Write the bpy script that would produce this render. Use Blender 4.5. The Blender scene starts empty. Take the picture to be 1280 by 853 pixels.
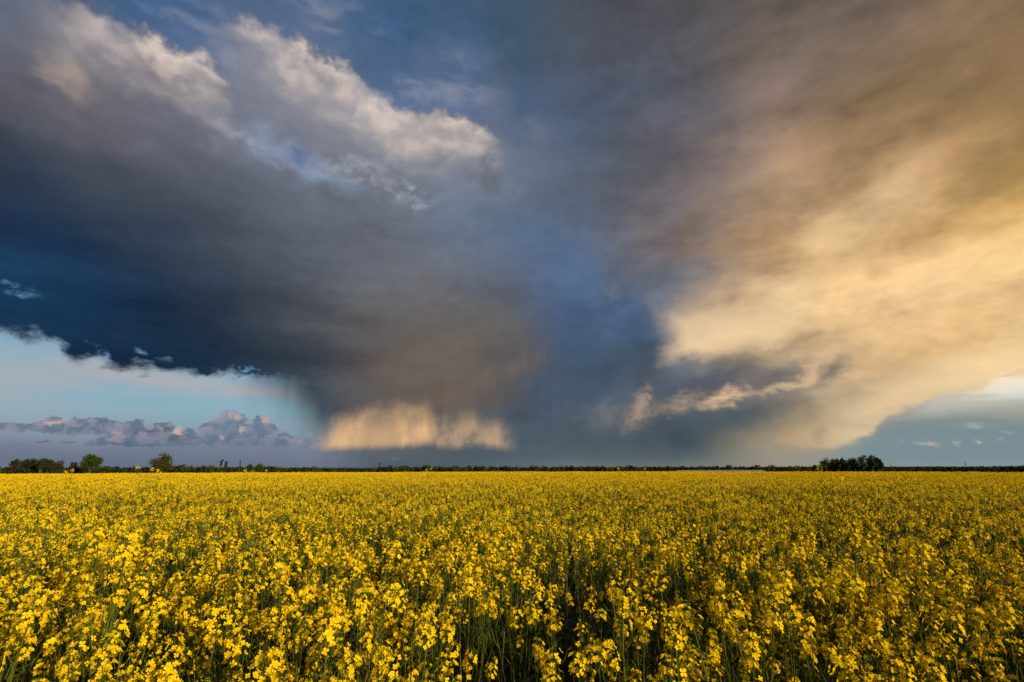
import bpy, math, random
import numpy as np
from mathutils import Matrix, Vector, noise as mnoise
R = math.radians
SC = bpy.context.scene
COL = SC.collection

# ------------------------------------------------------------------ camera
PITCH, ROLL, EYE = R(13.95), R(-0.10), 1.89
cam_d = bpy.data.cameras.new('camera')
cam_d.lens, cam_d.sensor_width = 18.0, 36.0
cam_d.clip_start, cam_d.clip_end = 0.05, 40000.0
cam = bpy.data.objects.new('camera', cam_d)
COL.objects.link(cam)
CAMROT = Matrix.Rotation(R(90) + PITCH, 3, 'X') @ Matrix.Rotation(ROLL, 3, 'Z')
cam.matrix_world = Matrix.Translation((0, 0, EYE)) @ CAMROT.to_4x4()
SC.camera = cam

# ------------------------------------------------------------------ exposure, render settings
SC.view_settings.view_transform = 'Standard'
SC.view_settings.look = 'None'
SC.view_settings.exposure = 0.0
SC.view_settings.gamma = 1.0
SC.view_settings.use_curve_mapping = False
SC.render.engine = 'CYCLES'
SC.cycles.use_adaptive_sampling = True
SC.cycles.adaptive_threshold = 0.02
SC.cycles.adaptive_min_samples = 8
SC.cycles.max_bounces = 5
SC.cycles.diffuse_bounces = 3
SC.cycles.glossy_bounces = 1
SC.cycles.transmission_bounces = 3
SC.cycles.transparent_max_bounces = 4
SC.cycles.caustics_reflective = False
SC.cycles.caustics_refractive = False
SC.cycles.use_denoising = True
SC.cycles.denoiser = 'OPENIMAGEDENOISE'

# ------------------------------------------------------------------ sun
SUN_AZ, SUN_EL = 132.0, 14.0          # degrees clockwise from the view direction (+Y), degrees up
sun_d = bpy.data.lights.new('sun', 'SUN')
sun_d.energy = 5.0
sun_d.angle = R(0.6)
sun_d.color = (1.0, 0.83, 0.52)
sun = bpy.data.objects.new('sun', sun_d)
COL.objects.link(sun)
sdir = Vector((math.sin(R(SUN_AZ)) * math.cos(R(SUN_EL)), math.cos(R(SUN_AZ)) * math.cos(R(SUN_EL)), math.sin(R(SUN_EL))))
sun.rotation_euler = sdir.to_track_quat('Z', 'Y').to_euler()

# ------------------------------------------------------------------ sky: clear Nishita sky with storm clouds over it, all by direction
W = bpy.data.worlds.new('World')
SC.world = W
W.use_nodes = True
NT = W.node_tree
NT.nodes.clear()
LK = NT.links.new
W.cycles.sampling_method = 'MANUAL'
W.cycles.sample_map_resolution = 256

def lin(c):
    c = c / 255.0
    return c / 12.92 if c <= 0.04045 else ((c + 0.055) / 1.055) ** 2.4
def rgb(c):
    return tuple(lin(v) for v in c)

def ae(px, py):
    """direction (azimuth, elevation in degrees) of a place in the sky"""
    d = CAMROT @ Vector(((px - 640) / 640.0, (426.5 - py) / 640.0, -1.0))
    d.normalize()
    return math.degrees(math.atan2(d.x, d.y)), math.degrees(math.asin(d.z))

def N(t, **kw):
    n = NT.nodes.new(t)
    for k, v in kw.items():
        setattr(n, k, v)
    return n
def put(sock, v):
    if isinstance(v, bpy.types.NodeSocket):
        LK(v, sock)
    elif v is not None:
        sock.default_value = v
def M(op, a, b=None, c=None, clamp=False):
    n = N('ShaderNodeMath', operation=op, use_clamp=clamp)
    put(n.inputs[0], a); put(n.inputs[1], b)
    if c is not None: put(n.inputs[2], c)
    return n.outputs[0]
def VM(op, a, b=None, s=None):
    n = N('ShaderNodeVectorMath', operation=op)
    put(n.inputs[0], a)
    if b is not None: put(n.inputs[1], b)
    if s is not None: put(n.inputs['Scale'], s)
    return n.outputs['Value'] if op in ('LENGTH', 'DOT_PRODUCT') else n.outputs[0]
def SM(v, lo, hi, t0=0.0, t1=1.0, kind='SMOOTHSTEP'):
    n = N('ShaderNodeMapRange', interpolation_type=kind)
    put(n.inputs[0], v); put(n.inputs[1], lo); put(n.inputs[2], hi); put(n.inputs[3], t0); put(n.inputs[4], t1)
    return n.outputs[0]
def MIX(f, a, b):
    n = N('ShaderNodeMix', data_type='RGBA', clamp_factor=True)
    put(n.inputs[0], f)
    for s, v in ((n.inputs[6], a), (n.inputs[7], b)):
        put(s, v if isinstance(v, bpy.types.NodeSocket) else (*rgb(v), 1.0))
    return n.outputs[2]
def LUM(c, f):
    n = N('ShaderNodeMix', data_type='RGBA', clamp_factor=False)
    put(n.inputs[0], f); n.inputs[6].default_value = (0, 0, 0, 1); put(n.inputs[7], c)
    return n.outputs[2]
def NOISE(vec, scale, detail=6, rough=0.55, dist=0.0, out='Fac'):
    n = N('ShaderNodeTexNoise', noise_dimensions='2D')
    put(n.inputs['Vector'], vec)
    n.inputs['Scale'].default_value = scale
    n.inputs['Detail'].default_value = detail
    n.inputs['Roughness'].default_value = rough
    n.inputs['Distortion'].default_value = dist
    return n.outputs[out]
def MAPP(vec, loc=(0, 0, 0), rot=0.0, scale=(1, 1, 1), kind='POINT'):
    n = N('ShaderNodeMapping', vector_type=kind)
    put(n.inputs['Vector'], vec)
    n.inputs['Location'].default_value = loc
    n.inputs['Rotation'].default_value = (0, 0, rot)
    n.inputs['Scale'].default_value = scale
    return n.outputs[0]

tc = N('ShaderNodeTexCoord')
sep = N('ShaderNodeSeparateXYZ')
LK(tc.outputs['Generated'], sep.inputs[0])
X, Y, Z = sep.outputs
AZ = M('MULTIPLY', M('ARCTAN2', X, Y), 57.29578)
EL = M('MULTIPLY', M('ARCSINE', Z), 57.29578)
cmb = N('ShaderNodeCombineXYZ')
LK(AZ, cmb.inputs[0]); LK(EL, cmb.inputs[1])
P = cmb.outputs[0]

# noise fields (degrees as coordinates)
n_big = NOISE(MAPP(P, rot=R(25), scale=(0.06, 0.10, 1)), 1.0, 3, 0.5, out='Color')
n_mid = NOISE(MAPP(P, loc=(7, 3, 2), scale=(0.22, 0.32, 1)), 1.0, 7, 0.56, out='Color')
n_fin = NOISE(MAPP(P, loc=(3, 9, 5), scale=(0.55, 0.8, 1)), 1.0, 6, 0.6)
n_vir = NOISE(MAPP(P, loc=(1, 2, 8), rot=R(-6), scale=(0.75, 0.10, 1)), 1.0, 5, 0.6)      # falling rain streaks
n_str = NOISE(MAPP(P, loc=(5, 2, 4), rot=R(35), scale=(0.09, 0.30, 1)), 1.0, 6, 0.55)     # streaks rising to the left
n_rgt = NOISE(MAPP(P, loc=(2, 6, 1), rot=R(-42), scale=(0.07, 0.22, 1)), 1.0, 6, 0.55)    # streaks rising to the right
half = (0.5, 0.5, 0.5)
w_big = VM('SUBTRACT', n_big, half)
w_mid = VM('SUBTRACT', n_mid, half)
near_h = SM(EL, 0.0, 10.0, 0.25, 1.0)                         # clouds look smaller towards the horizon
WARP = VM('ADD', VM('SCALE', w_big, s=5.0), VM('SCALE', w_mid, s=3.2))
WARP = VM('SCALE', WARP, s=near_h)
PT = VM('ADD', P, WARP)                                       # for the broad colours
PM = VM('ADD', P, VM('SCALE', w_mid, s=M('MULTIPLY', near_h, 3.0)))

# broad colours of cloud, by rows of elevation and stops of azimuth
XS = list(range(0, 1281, 80))
ROWS = {
 0:   [(105,110,125),(98,112,136),(70,95,130),(72,98,132),(80,102,130),(90,103,125),(65,92,122),(65,90,115),(62,88,112),(78,85,98),(80,82,90),(84,82,84),(92,86,86),(105,92,84),(110,96,84),(130,106,88),(128,104,78)],
 50:  [(98,102,118),(108,112,128),(130,130,138),(85,105,135),(112,120,140),(105,116,136),(62,95,132),(66,90,117),(66,86,106),(80,84,95),(80,80,88),(90,88,88),(105,95,88),(118,102,90),(130,108,90),(138,112,84),(135,108,78)],
 100: [(96,96,106),(118,114,118),(112,112,126),(130,130,138),(122,126,142),(140,138,146),(78,104,140),(68,96,130),(70,90,114),(80,86,100),(84,92,110),(95,92,98),(120,105,98),(125,108,94),(142,118,92),(140,114,84),(140,112,80)],
 150: [(70,76,90),(98,96,105),(104,104,115),(108,111,126),(122,124,138),(132,132,142),(148,144,148),(150,144,148),(85,102,128),(80,98,128),(88,92,105),(100,95,102),(135,115,105),(150,122,95),(142,115,82),(146,118,82),(142,116,78)],
 200: [(48,58,74),(56,66,82),(78,82,94),(92,95,108),(108,112,128),(115,122,140),(130,132,144),(135,136,144),(108,118,136),(88,100,118),(90,92,102),(115,105,105),(165,135,108),(165,135,100),(196,158,116),(190,152,106),(150,122,76)],
 250: [(38,52,74),(44,58,78),(62,70,84),(76,82,96),(92,98,112),(98,104,116),(104,112,126),(106,120,140),(97,111,133),(92,100,116),(96,95,104),(125,112,108),(165,138,110),(186,152,112),(218,182,138),(195,155,100),(215,168,100)],
 300: [(30,52,80),(32,52,80),(40,56,76),(58,68,84),(78,84,96),(96,102,116),(102,106,118),(104,112,128),(92,110,137),(87,106,133),(108,105,112),(130,112,100),(190,150,108),(228,190,140),(222,178,125),(222,176,110),(248,206,142)],
 350: [(27,62,96),(26,52,82),(30,54,82),(42,55,72),(64,70,82),(88,94,104),(100,104,112),(108,108,114),(92,103,122),(78,104,138),(96,106,122),(130,122,122),(215,175,125),(235,195,140),(240,202,150),(238,200,150),(248,210,150)],
 400: [(22,58,92),(24,54,84),(24,44,70),(34,48,66),(54,62,74),(82,83,89),(96,94,94),(106,103,102),(96,98,104),(70,94,128),(88,102,126),(190,162,130),(245,210,162),(232,195,142),(238,198,145),(235,198,142),(235,195,135)],
 450: [(26,54,82),(26,52,80),(26,50,76),(28,48,70),(40,54,70),(64,70,80),(90,85,84),(104,97,90),(78,82,90),(67,86,108),(76,88,102),(112,112,114),(150,135,120),(190,165,135),(215,178,130),(222,184,130),(240,200,140)],
 500: [(30,56,80),(30,56,80),(32,56,78),(40,60,78),(52,68,84),(62,74,86),(86,82,82),(102,92,84),(76,82,92),(72,90,110),(86,96,106),(76,90,100),(88,98,106),(180,158,128),(205,180,142),(190,186,165),(238,220,185)],
 550: [(60,80,100),(60,80,100),(62,82,102),(66,86,104),(84,102,120),(94,104,114),(98,100,100),(92,96,100),(80,92,104),(76,89,100),(74,86,95),(80,90,94),(150,138,116),(172,152,122),(125,142,144),(125,146,150),(128,144,145)],
 575: [(105,118,134),(108,118,134),(100,115,132),(92,110,128),(86,106,124),(86,102,116),(84,96,106),(78,90,98),(78,92,102),(86,98,106),(88,98,102),(100,108,108),(145,140,126),(140,144,136),(126,142,142),(124,144,147),(125,143,145)],
 590: [(100,115,132),(104,115,131),(95,112,130),(88,108,125),(85,105,125),(82,100,118),(78,92,105),(80,92,100),(92,106,113),(108,118,120),(115,123,120),(124,128,120),(142,138,126),(148,150,140),(135,148,145),(130,148,148),(128,145,145)],
}
ys = sorted(ROWS)
tab = np.array([[ [lin(v) for v in c] for c in ROWS[y]] for y in ys])
def table(px, py):
    px = min(max(px, -60.0), 1340.0); px = min(max(px, 0), 1280)
    py = min(max(py, 0), 590)
    j = min(int(px / 80), 15); u = px / 80 - j
    i = max(k for k in range(len(ys) - 1) if ys[k] <= py); v = (py - ys[i]) / (ys[i + 1] - ys[i])
    u = u * u * (3 - 2 * u) * .5 + u * .5
    return (tab[i, j] * (1 - u) + tab[i, j + 1] * u) * (1 - v) + (tab[i + 1, j] * (1 - u) + tab[i + 1, j + 1] * u) * v
def to_px(az, el):
    d = Vector((math.sin(R(az)) * math.cos(R(el)), math.cos(R(az)) * math.cos(R(el)), math.sin(R(el))))
    c = CAMROT.transposed() @ d
    z = max(-c.z, 0.12)
    return 640 + 640 * c.x / z, 426.5 - 640 * c.y / z
A0, A1, NS = -60.0, 60.0, 25
ps = N('ShaderNodeSeparateXYZ'); LK(PT, ps.inputs[0])
TX, TY = ps.outputs[0], ps.outputs[1]
ufac = SM(TX, A0, A1, kind='LINEAR')
ELS = [0, 1.2, 2.6, 4.5, 7, 9.5, 12, 14.5, 17, 20, 23, 26, 29, 32, 35.5, 39, 45]
col = None
for k, e in enumerate(ELS):
    r = N('ShaderNodeValToRGB')
    cr = r.color_ramp
    cr.interpolation = 'CARDINAL'
    while len(cr.elements) < NS:
        cr.elements.new(0.5)
    for i in range(NS):
        cr.elements[i].position = i / (NS - 1)
    for i in range(NS):
        c = table(*to_px(A0 + (A1 - A0) * i / (NS - 1), e))
        cr.elements[i].color = (*c, 1.0)
    LK(ufac, r.inputs[0])
    col = r.outputs[0] if col is None else MIX(SM(TY, ELS[k - 1], e, kind='LINEAR'), col, r.outputs[0])

# texture inside the cloud mass
lum = M('ADD', M('MULTIPLY', M('SUBTRACT', n_str, 0.5), SM(AZ, -5, 12, 0.55, 0.0)),
        M('MULTIPLY', M('SUBTRACT', n_rgt, 0.5), SM(AZ, 0, 18, 0.0, 1.15)))
lum = M('ADD', lum, M('MULTIPLY', M('SUBTRACT', n_fin, 0.5), SM(n_mid, 0.4, 0.6, 0.10, 0.34)))
n_bil = NOISE(MAPP(PT, loc=(4, 11, 3), rot=R(-30), scale=(0.13, 0.22, 1)), 1.0, 6, 0.52)
lum = M('ADD', lum, M('MULTIPLY', M('MULTIPLY', M('SUBTRACT', n_bil, 0.52), SM(EL, 16, 32, 1.05, 0.35)), SM(AZ, 4, 18)))
n_lay = NOISE(MAPP(P, loc=(9, 1, 3), rot=R(8), scale=(0.07, 0.42, 1)), 1.0, 6, 0.6)
lum = M('ADD', lum, M('MULTIPLY', M('MULTIPLY', M('SUBTRACT', n_lay, 0.5), 0.95), M('MULTIPLY', SM(AZ, -22, -8, 1.0, 0.0), SM(EL, 14, 24, 1.0, 0.0))))
vmask = M('MULTIPLY', SM(EL, 3, 16, 1.0, 0.0), M('MULTIPLY', SM(AZ, -28, -18), SM(AZ, 15, 30, 1.0, 0.0)))
lum = M('ADD', lum, M('MULTIPLY', M("MULTIPLY", M("SUBTRACT", n_vir, 0.5), 0.25), vmask))
lum = M('ADD', M('MULTIPLY', lum, SM(EL, 0.5, 6, 0.15, 1.0)), 1.0)

SPLITS = {}
def split(v):
    k = (v.node.name, v.name)
    if k not in SPLITS:
        q = N('ShaderNodeSeparateXYZ'); LK(v, q.inputs[0]); SPLITS[k] = (q.outputs[0], q.outputs[1])
    return SPLITS[k]
def ell(vec, p0, p1, w):
    """distance in units of an ellipse drawn from p0 to p1 with half width w (pixels of the photograph's sky)"""
    a, b = ae(*p0), ae(*p1)
    mx, my = (a[0] + b[0]) / 2, (a[1] + b[1]) / 2
    q = ae((p0[0] + p1[0]) / 2, (p0[1] + p1[1]) / 2 + w)
    hl = max(math.hypot(b[0] - a[0], b[1] - a[1]) / 2, .05)
    ang = math.atan2(b[1] - a[1], b[0] - a[0])
    wid = max(abs(q[1] - ae((p0[0] + p1[0]) / 2, (p0[1] + p1[1]) / 2)[1]), .03)
    vx_, vy_ = split(vec)
    ca, sa = math.cos(ang), math.sin(ang)
    u = M('MULTIPLY_ADD', vx_, ca / hl, M('MULTIPLY_ADD', vy_, sa / hl, -(mx * ca + my * sa) / hl))
    v = M('MULTIPLY_ADD', vx_, -sa / wid, M('MULTIPLY_ADD', vy_, ca / wid, (mx * sa - my * ca) / wid))
    return M('POWER', M('MULTIPLY_ADD', u, u, M('MULTIPLY', v, v)), 0.5)
def blob(c, colr, p0, p1, w, op=1.0, vec=None, soft=(1.0, 0.0), mod=None):
    d = ell(vec if vec is not None else PM, p0, p1, w)
    f = SM(d, soft[0], soft[1])
    if mod is not None: f = M('MULTIPLY', f, mod, clamp=True)
    if op != 1.0: f = M('MULTIPLY', f, op)
    return MIX(f, c, colr)
def field(strokes, vec):
    """union of soft strokes, 1 in the core and 0 at the rim"""
    s = None
    for p0, p1, w in strokes:
        d = M('SUBTRACT', 1.0, ell(vec, p0, p1, w))
        s = d if s is None else M('SMOOTH_MAX', s, d, 0.25)
    return s

lum2 = lum
nf = M('SUBTRACT', n_fin, 0.5)
n_puf = NOISE(MAPP(P, loc=(11, 4, 3), scale=(0.42, 0.6, 1)), 1.0, 5, 0.55, out='Color')
w_puf = VM('SUBTRACT', n_puf, half)
PF = VM('ADD', P, VM('SCALE', w_puf, s=3.0))
PL = VM('ADD', P, VM('SCALE', w_puf, s=M('MULTIPLY', near_h, 2.4)))
def curve(px_pts, az):
    """elevation of a cloud's edge as a function of azimuth"""
    n = N('ShaderNodeFloatCurve')
    pts = sorted(ae(*p) for p in px_pts)
    c = n.mapping.curves[0]
    pts = [((a - A0) / (A1 - A0), e / 60.0) for a, e in pts]
    pts = [(0.0, pts[0][1])] + pts + [(1.0, pts[-1][1])]
    while len(c.points) < len(pts):
        c.points.new(0.5, 0.5)
    for q, p in zip(c.points, pts):
        q.location = p
        q.handle_type = 'AUTO_CLAMPED'
    n.mapping.update()
    put(n.inputs['Value'], M('DIVIDE', M('SUBTRACT', az, A0), A1 - A0))
    return M('MULTIPLY', n.outputs[0], 60.0)
fx, fy = split(PF)
lx, ly = split(PL)
def azof(px, py=300): return ae(px, py)[0]
def span(az, x0, x1, y=300, s0=3.0, s1=3.0):
    a, b = azof(x0, y), azof(x1, y)
    return M('MULTIPLY', SM(az, a - s0, a + s0), SM(az, b - s1, b + s1, 1.0, 0.0))

n_lump = NOISE(MAPP(P, loc=(21, 14, 3), rot=R(32), scale=(0.22, 0.38, 1)), 1.0, 4, 0.5)
# --- left cloud bank, two ridges lit by the sun, blue sky above them
for pts, x0, x1, yy, dep, br in (
    ([(40, -22), (75, -3), (120, 4), (150, 18), (200, 44), (240, 62), (262, 74), (285, 110), (320, 150)], 95, 282, 50, 4.4, 0.95),
    ([(250, 0), (290, 14), (325, 22), (350, 34), (375, 52), (400, 60), (420, 74), (445, 84), (450, 103), (478, 112), (500, 132), (530, 143), (562, 140), (600, 152), (625, 168), (650, 190), (700, 225)], 300, 612, 110, 4.6, 1.0)):
    d = M('ADD', M('SUBTRACT', curve(pts, fx), fy), M('MULTIPLY', nf, 0.5))     # positive inside the cloud
    sp = span(AZ, x0, x1, yy, 4.5, 2.8)
    above = M('MULTIPLY', SM(d, 0.15, -0.35), SM(d, -11.0, -1.5))
    col = MIX(M('MULTIPLY', M('MULTIPLY', above, sp), 0.55), col, (62, 98, 142))
    lit = M('MULTIPLY', SM(d, -0.15, 1.1), SM(d, dep + 2.0, 0.2))
    lit = M('MULTIPLY', lit, M('ADD', SM(n_lump, 0.32, 0.68, 0.35, 1.0), M('MULTIPLY', nf, 0.35)), clamp=True)
    col = MIX(M('MULTIPLY', M('MULTIPLY', lit, sp), br), col, (222, 205, 194))
    veil = M('MULTIPLY', SM(d, -0.6, -2.0), SM(d, -6.5, -2.4))
    veil = M('MULTIPLY', M('MULTIPLY', veil, SM(n_str, 0.45, 0.66)), sp)
    col = MIX(M('MULTIPLY', veil, 0.55), col, (138, 142, 158))
col = blob(col, (186, 164, 152), (48, 74), (118, 122), 22, 0.55, vec=PF, soft=(1.4, 0.0))
col = blob(col, (92, 92, 106), (140, 60), (240, 120), 14, 0.45, vec=PF, soft=(1.4, 0.0))
col = blob(col, (150, 168, 198), (270, 145), (470, 245), 20, 0.55, vec=PF, soft=(1.3, 0.0))
col = blob(col, (84, 104, 145), (350, 190), (395, 205), 13, 0.7, vec=PF, soft=(1.2, 0.0))
for a, b, w, o in (((268, 150), (340, 195), 8, .6), ((400, 200), (480, 222), 10, .7), ((490, 228), (545, 262), 9, .75), ((445, 205), (520, 250), 14, .4)):
    col = blob(col, (180, 178, 190), a, b, w * 1.25, o * .7, vec=PF, soft=(1.5, 0.0), mod=SM(n_fin, 0.30, 0.70))
col = blob(col, (78, 82, 94), (590, 205), (630, 240), 22, 0.5, vec=PF, soft=(1.3, 0.0))
col = blob(col, (105, 114, 135), (640, 152), (700, 170), 16, 0.6, vec=PF, soft=(1.3, 0.0))

# --- blue hole between the storm's two arms
col = blob(col, (72, 112, 158), (700, 290), (740, 380), 34, 0.16, vec=PF, soft=(1.2, 0.0))
col = blob(col, (106, 116, 126), (752, 358), (775, 375), 13, 0.75, vec=PF, soft=(1.1, 0.1))
col = blob(col, (68, 92, 122), (690, 470), (780, 400), 40, 0.25, vec=PF, soft=(1.2, 0.0))
col = blob(col, (84, 108, 138), (810, 380), (850, 350), 22, 0.3, vec=PF, soft=(1.2, 0.0))

# --- storm base on the left with the clear evening sky below it
dB = M('ADD', M('SUBTRACT', curve([(-60, 398), (-10, 409), (20, 414), (60, 420), (80, 430), (92, 446), (112, 449), (122, 438), (135, 452), (160, 456), (200, 461), (250, 466), (300, 464), (330, 468), (380, 470), (420, 470)], lx), ly), M('MULTIPLY', nf, 1.5))
inblu = M('MULTIPLY', SM(dB, 0.0, -3.0, 0.0, 1.0), span(AZ, -200, 300, 430, 3, 7))
dark = M('MULTIPLY', SM(M('ADD', dB, M('MULTIPLY', nf, 5.0)), -4.2, -0.6), M('MULTIPLY', SM(dB, 0.3, -0.1), span(AZ, -400, 330, 430, 3, 6)))
col = MIX(M('MULTIPLY', dark, 0.5), col, (20, 42, 66))
cl = N('ShaderNodeValToRGB'); cr = cl.color_ramp; cr.interpolation = 'CARDINAL'
CE = [(590, (99, 114, 130)), (572, (112, 120, 138)), (556, (124, 136, 152)), (535, (134, 158, 174)), (515, (138, 170, 184)), (495, (140, 174, 190)), (475, (142, 173, 190)), (455, (146, 173, 189)), (430, (132, 168, 194)), (405, (118, 162, 200))]
while len(cr.elements) < len(CE): cr.elements.new(0.5)
es = [(ae(150, y)[1] / 22.0, c) for y, c in CE]
for i, (e, c) in enumerate(es): cr.elements[i].position = max(0, min(1, e))
for i, (e, c) in enumerate(es): cr.elements[i].color = (*rgb(c), 1)
put(cl.inputs[0], M('DIVIDE', EL, 22.0))
clear = cl.outputs[0]
n_cir = NOISE(MAPP(P, loc=(4, 4, 9), rot=R(7), scale=(0.07, 0.5, 1)), 1.0, 6, 0.55)
clear = MIX(M('MULTIPLY', SM(n_cir, 0.40, 0.68), SM(EL, 2, 8, 0.1, 0.75)), clear, (170, 172, 178))
clear = blob(clear, (178, 176, 176), (70, 450), (330, 492), 14, 0.65, soft=(1.3, 0.0))
rf = NOISE(MAPP(P, loc=(1, 7, 3), scale=(0.4, 0.12, 1)), 1.0, 4, 0.5)
rightfade = SM(M('ADD', M('ADD', AZ, M('MULTIPLY', M('SUBTRACT', rf, 0.5), 3.5)), M('MULTIPLY', EL, 0.9)), azof(300, 500) + 5.5, azof(410, 500) + 6.5, 1.0, 0.0)
mB = M('MULTIPLY', SM(dB, -0.4, 0.85), rightfade)
col = MIX(mB, LUM(col, lum2), clear)
lum2 = M('ADD', 1.0, 0.0)
# bright chinks in the dark base
for a, b, w in (((-8, 356), (46, 366), 8), ((118, 432), (132, 450), 8), ((170, 436), (184, 444), 6), ((196, 446), (216, 454), 6), ((285, 463), (330, 465), 2.2)):
    col = blob(col, (104, 152, 192), a, b, w, 0.75, vec=PL, soft=(1.3, 0.1), mod=SM(n_fin, 0.36, 0.62))
col = blob(col, (30, 52, 74), (285, 467), (345, 467), 2.5, 0.8, vec=PL, soft=(1.2, 0.2))
col = blob(col, (90, 108, 126), (286, 474), (300, 474), 1.3, 0.7, vec=PL, soft=(1.2, 0.2))

# --- cumulus along the left horizon
n_c1 = NOISE(MAPP(P, loc=(3, 3, 3), scale=(1.1, 1.5, 1)), 1.0, 6, 0.6, out='Color')
PC = VM('ADD', P, VM('SCALE', VM('SUBTRACT', n_c1, half), s=0.9))
cx, cy = split(PC)
n_c2 = NOISE(MAPP(PC, loc=(8, 3, 6), scale=(0.9, 1.3, 1)), 1.0, 4, 0.55)
cb = span(AZ, -300, 385, 560, 2, 3)
lowhaze = M('MULTIPLY', SM(M('SUBTRACT', curve([(-60, 545), (0, 543), (60, 548), (90, 555), (150, 550), (250, 548), (330, 548), (400, 548)], cx), cy), -0.2, 1.2), cb)
col = MIX(M('MULTIPLY', lowhaze, 0.35), col, (98, 112, 134))
for top, bot, op in (
    ([(-60, 528), (-20, 528), (5, 527), (40, 530), (52, 524), (72, 520), (84, 529), (92, 521), (120, 522), (150, 525), (175, 524), (182, 530), (200, 526), (224, 535), (232, 544), (260, 560)], [(-60, 540), (0, 538), (30, 540), (60, 543), (150, 545), (230, 552), (260, 552)], 0.8),
    ([(80, 556), (100, 552), (130, 545), (160, 540), (190, 534), (215, 534), (240, 536), (255, 530), (268, 524), (276, 516), (292, 513), (306, 518), (312, 526), (322, 519), (334, 519), (342, 530), (356, 540), (372, 546), (400, 552)], [(60, 556), (100, 556), (200, 557), (300, 558), (400, 560)], 0.72)):
    t = M('SUBTRACT', curve(top, cx), cy)
    b_ = M('SUBTRACT', cy, curve(bot, cx))
    m = M('MULTIPLY', M('MULTIPLY', SM(t, -0.03, 0.14), SM(b_, -0.12, 0.22)), cb)
    shade = MIX(SM(n_c2, 0.35, 0.65), (88, 102, 126), (118, 126, 146))
    shade = MIX(M('MULTIPLY', M('MULTIPLY', SM(t, 1.3, 0.05), SM(n_c2, 0.40, 0.62)), SM(AZ, -45, -30, 0.2, 0.5)), shade, (190, 166, 168))
    col = MIX(M('MULTIPLY', m, op), col, shade)
for a, b, w, o, c in (((52, 527), (82, 528), 5, .85, (226, 190, 178)), ((138, 541), (152, 543), 5, .75, (205, 166, 164)), ((170, 540), (185, 545), 4, .5, (190, 158, 162)), ((215, 540), (228, 540), 7, .9, (228, 188, 174)), ((282, 517), (304, 524), 6, .7, (204, 176, 170)), ((298, 538), (306, 538), 5, .8, (214, 176, 162)), ((325, 522), (338, 530), 5, .8, (218, 180, 160)), ((274, 545), (280, 549), 3.5, .7, (210, 184, 176)), ((334, 544), (358, 546), 3.5, .6, (150, 160, 172)), ((380, 543), (392, 544), 2, .5, (160, 150, 148))):
    col = blob(col, c, a, b, w, o * .8, vec=PC, soft=(1.35, 0.1), mod=SM(n_c2, 0.25, 0.6))
for a, b, w in (((46, 552), (62, 552), 1.6), ((72, 553), (98, 554), 1.6), ((100, 555), (220, 557), 2.4)):
    col = blob(col, (84, 98, 122), a, b, w, 0.75, vec=PC, soft=(1.2, 0.2))

# --- rain shafts in the middle, gold where the low sun reaches them
n_v2 = NOISE(MAPP(P, loc=(6, 1, 2), rot=R(-9), scale=(0.9, 0.22, 1)), 1.0, 5, 0.62)
vx = VM('ADD', P, VM('SCALE', VM('SUBTRACT', NOISE(MAPP(P, loc=(2, 2, 7), rot=R(-9), scale=(0.8, 0.16, 1)), 1.0, 5, 0.6, out='Color'), half), s=0.55))
gx, gy = split(vx)
def veil(c, colr, top, bot, x0, x1, st, sb, op, s0=0.6, s1=0.6, mod=(0.30, 0.55, 0.55), yr=545):
    global col
    t = M('SUBTRACT', curve(top, gx), gy)
    b_ = M('SUBTRACT', gy, curve(bot, gx))
    m = M('MULTIPLY', SM(t, 0.0, st), SM(b_, 0.0, sb))
    m = M('MULTIPLY', m, span(gx, x0, x1, yr, s0, s1))
    m = M('MULTIPLY', m, SM(n_v2, mod[0], mod[1], mod[2], 1.0))
    return MIX(M('MULTIPLY', m, op), c, colr)
col = veil(col, (118, 102, 88), [(380, 470), (430, 430), (520, 400), (600, 380), (690, 400), (720, 450)], [(380, 530), (450, 525), (560, 525), (640, 520), (700, 470)], 425, 690, 5.0, 2.5, 0.36, 4.5, 3.5, (0.1, 0.9, 0.2))
col = veil(col, (132, 112, 94), [(560, 470), (620, 440), (690, 425), (720, 430)], [(540, 515), (600, 500), (650, 480), (720, 460)], 560, 680, 2.6, 2.5, 0.4, 3.2, 2.2, (0.1, 0.9, 0.3))
n_gl = NOISE(MAPP(vx, loc=(5, 5, 2), rot=R(-14), scale=(0.26, 0.20, 1)), 1.0, 5, 0.58)
for x0, x1, s0, s1, top, bot, st, cc, op_, lo in (
    (404, 541, 1.9, 0.9, [(395, 530), (420, 514), (450, 502), (490, 496), (530, 496), (560, 506)], [(390, 567), (430, 565), (480, 563), (520, 561), (540, 558), (560, 554)], 3.6, (230, 186, 136), 1.0, 0.70),
    (538, 634, 0.9, 1.5, [(530, 512), (560, 512), (590, 508), (604, 518), (620, 514), (650, 520)], [(530, 556), (560, 565), (585, 565), (600, 562), (640, 567), (660, 566)], 3.4, (212, 176, 136), 0.72, 0.15)):
    m = M('MULTIPLY', SM(M('ADD', M('SUBTRACT', curve(top, gx), gy), M('MULTIPLY', M('SUBTRACT', n_gl, 0.5), 2.4)), 0.0, st), SM(M('SUBTRACT', gy, curve(bot, gx)), -0.1, 1.0))
    m = M('MULTIPLY', M('MULTIPLY', m, span(gx, x0, x1, 545, s0, s1)), SM(n_gl, 0.30, 0.60, lo, 1.0))
    m = M('MULTIPLY', m, SM(n_v2, 0.2, 0.8, 0.82, 1.0))
    col = MIX(M('MULTIPLY', m, op_), col, cc)

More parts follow.
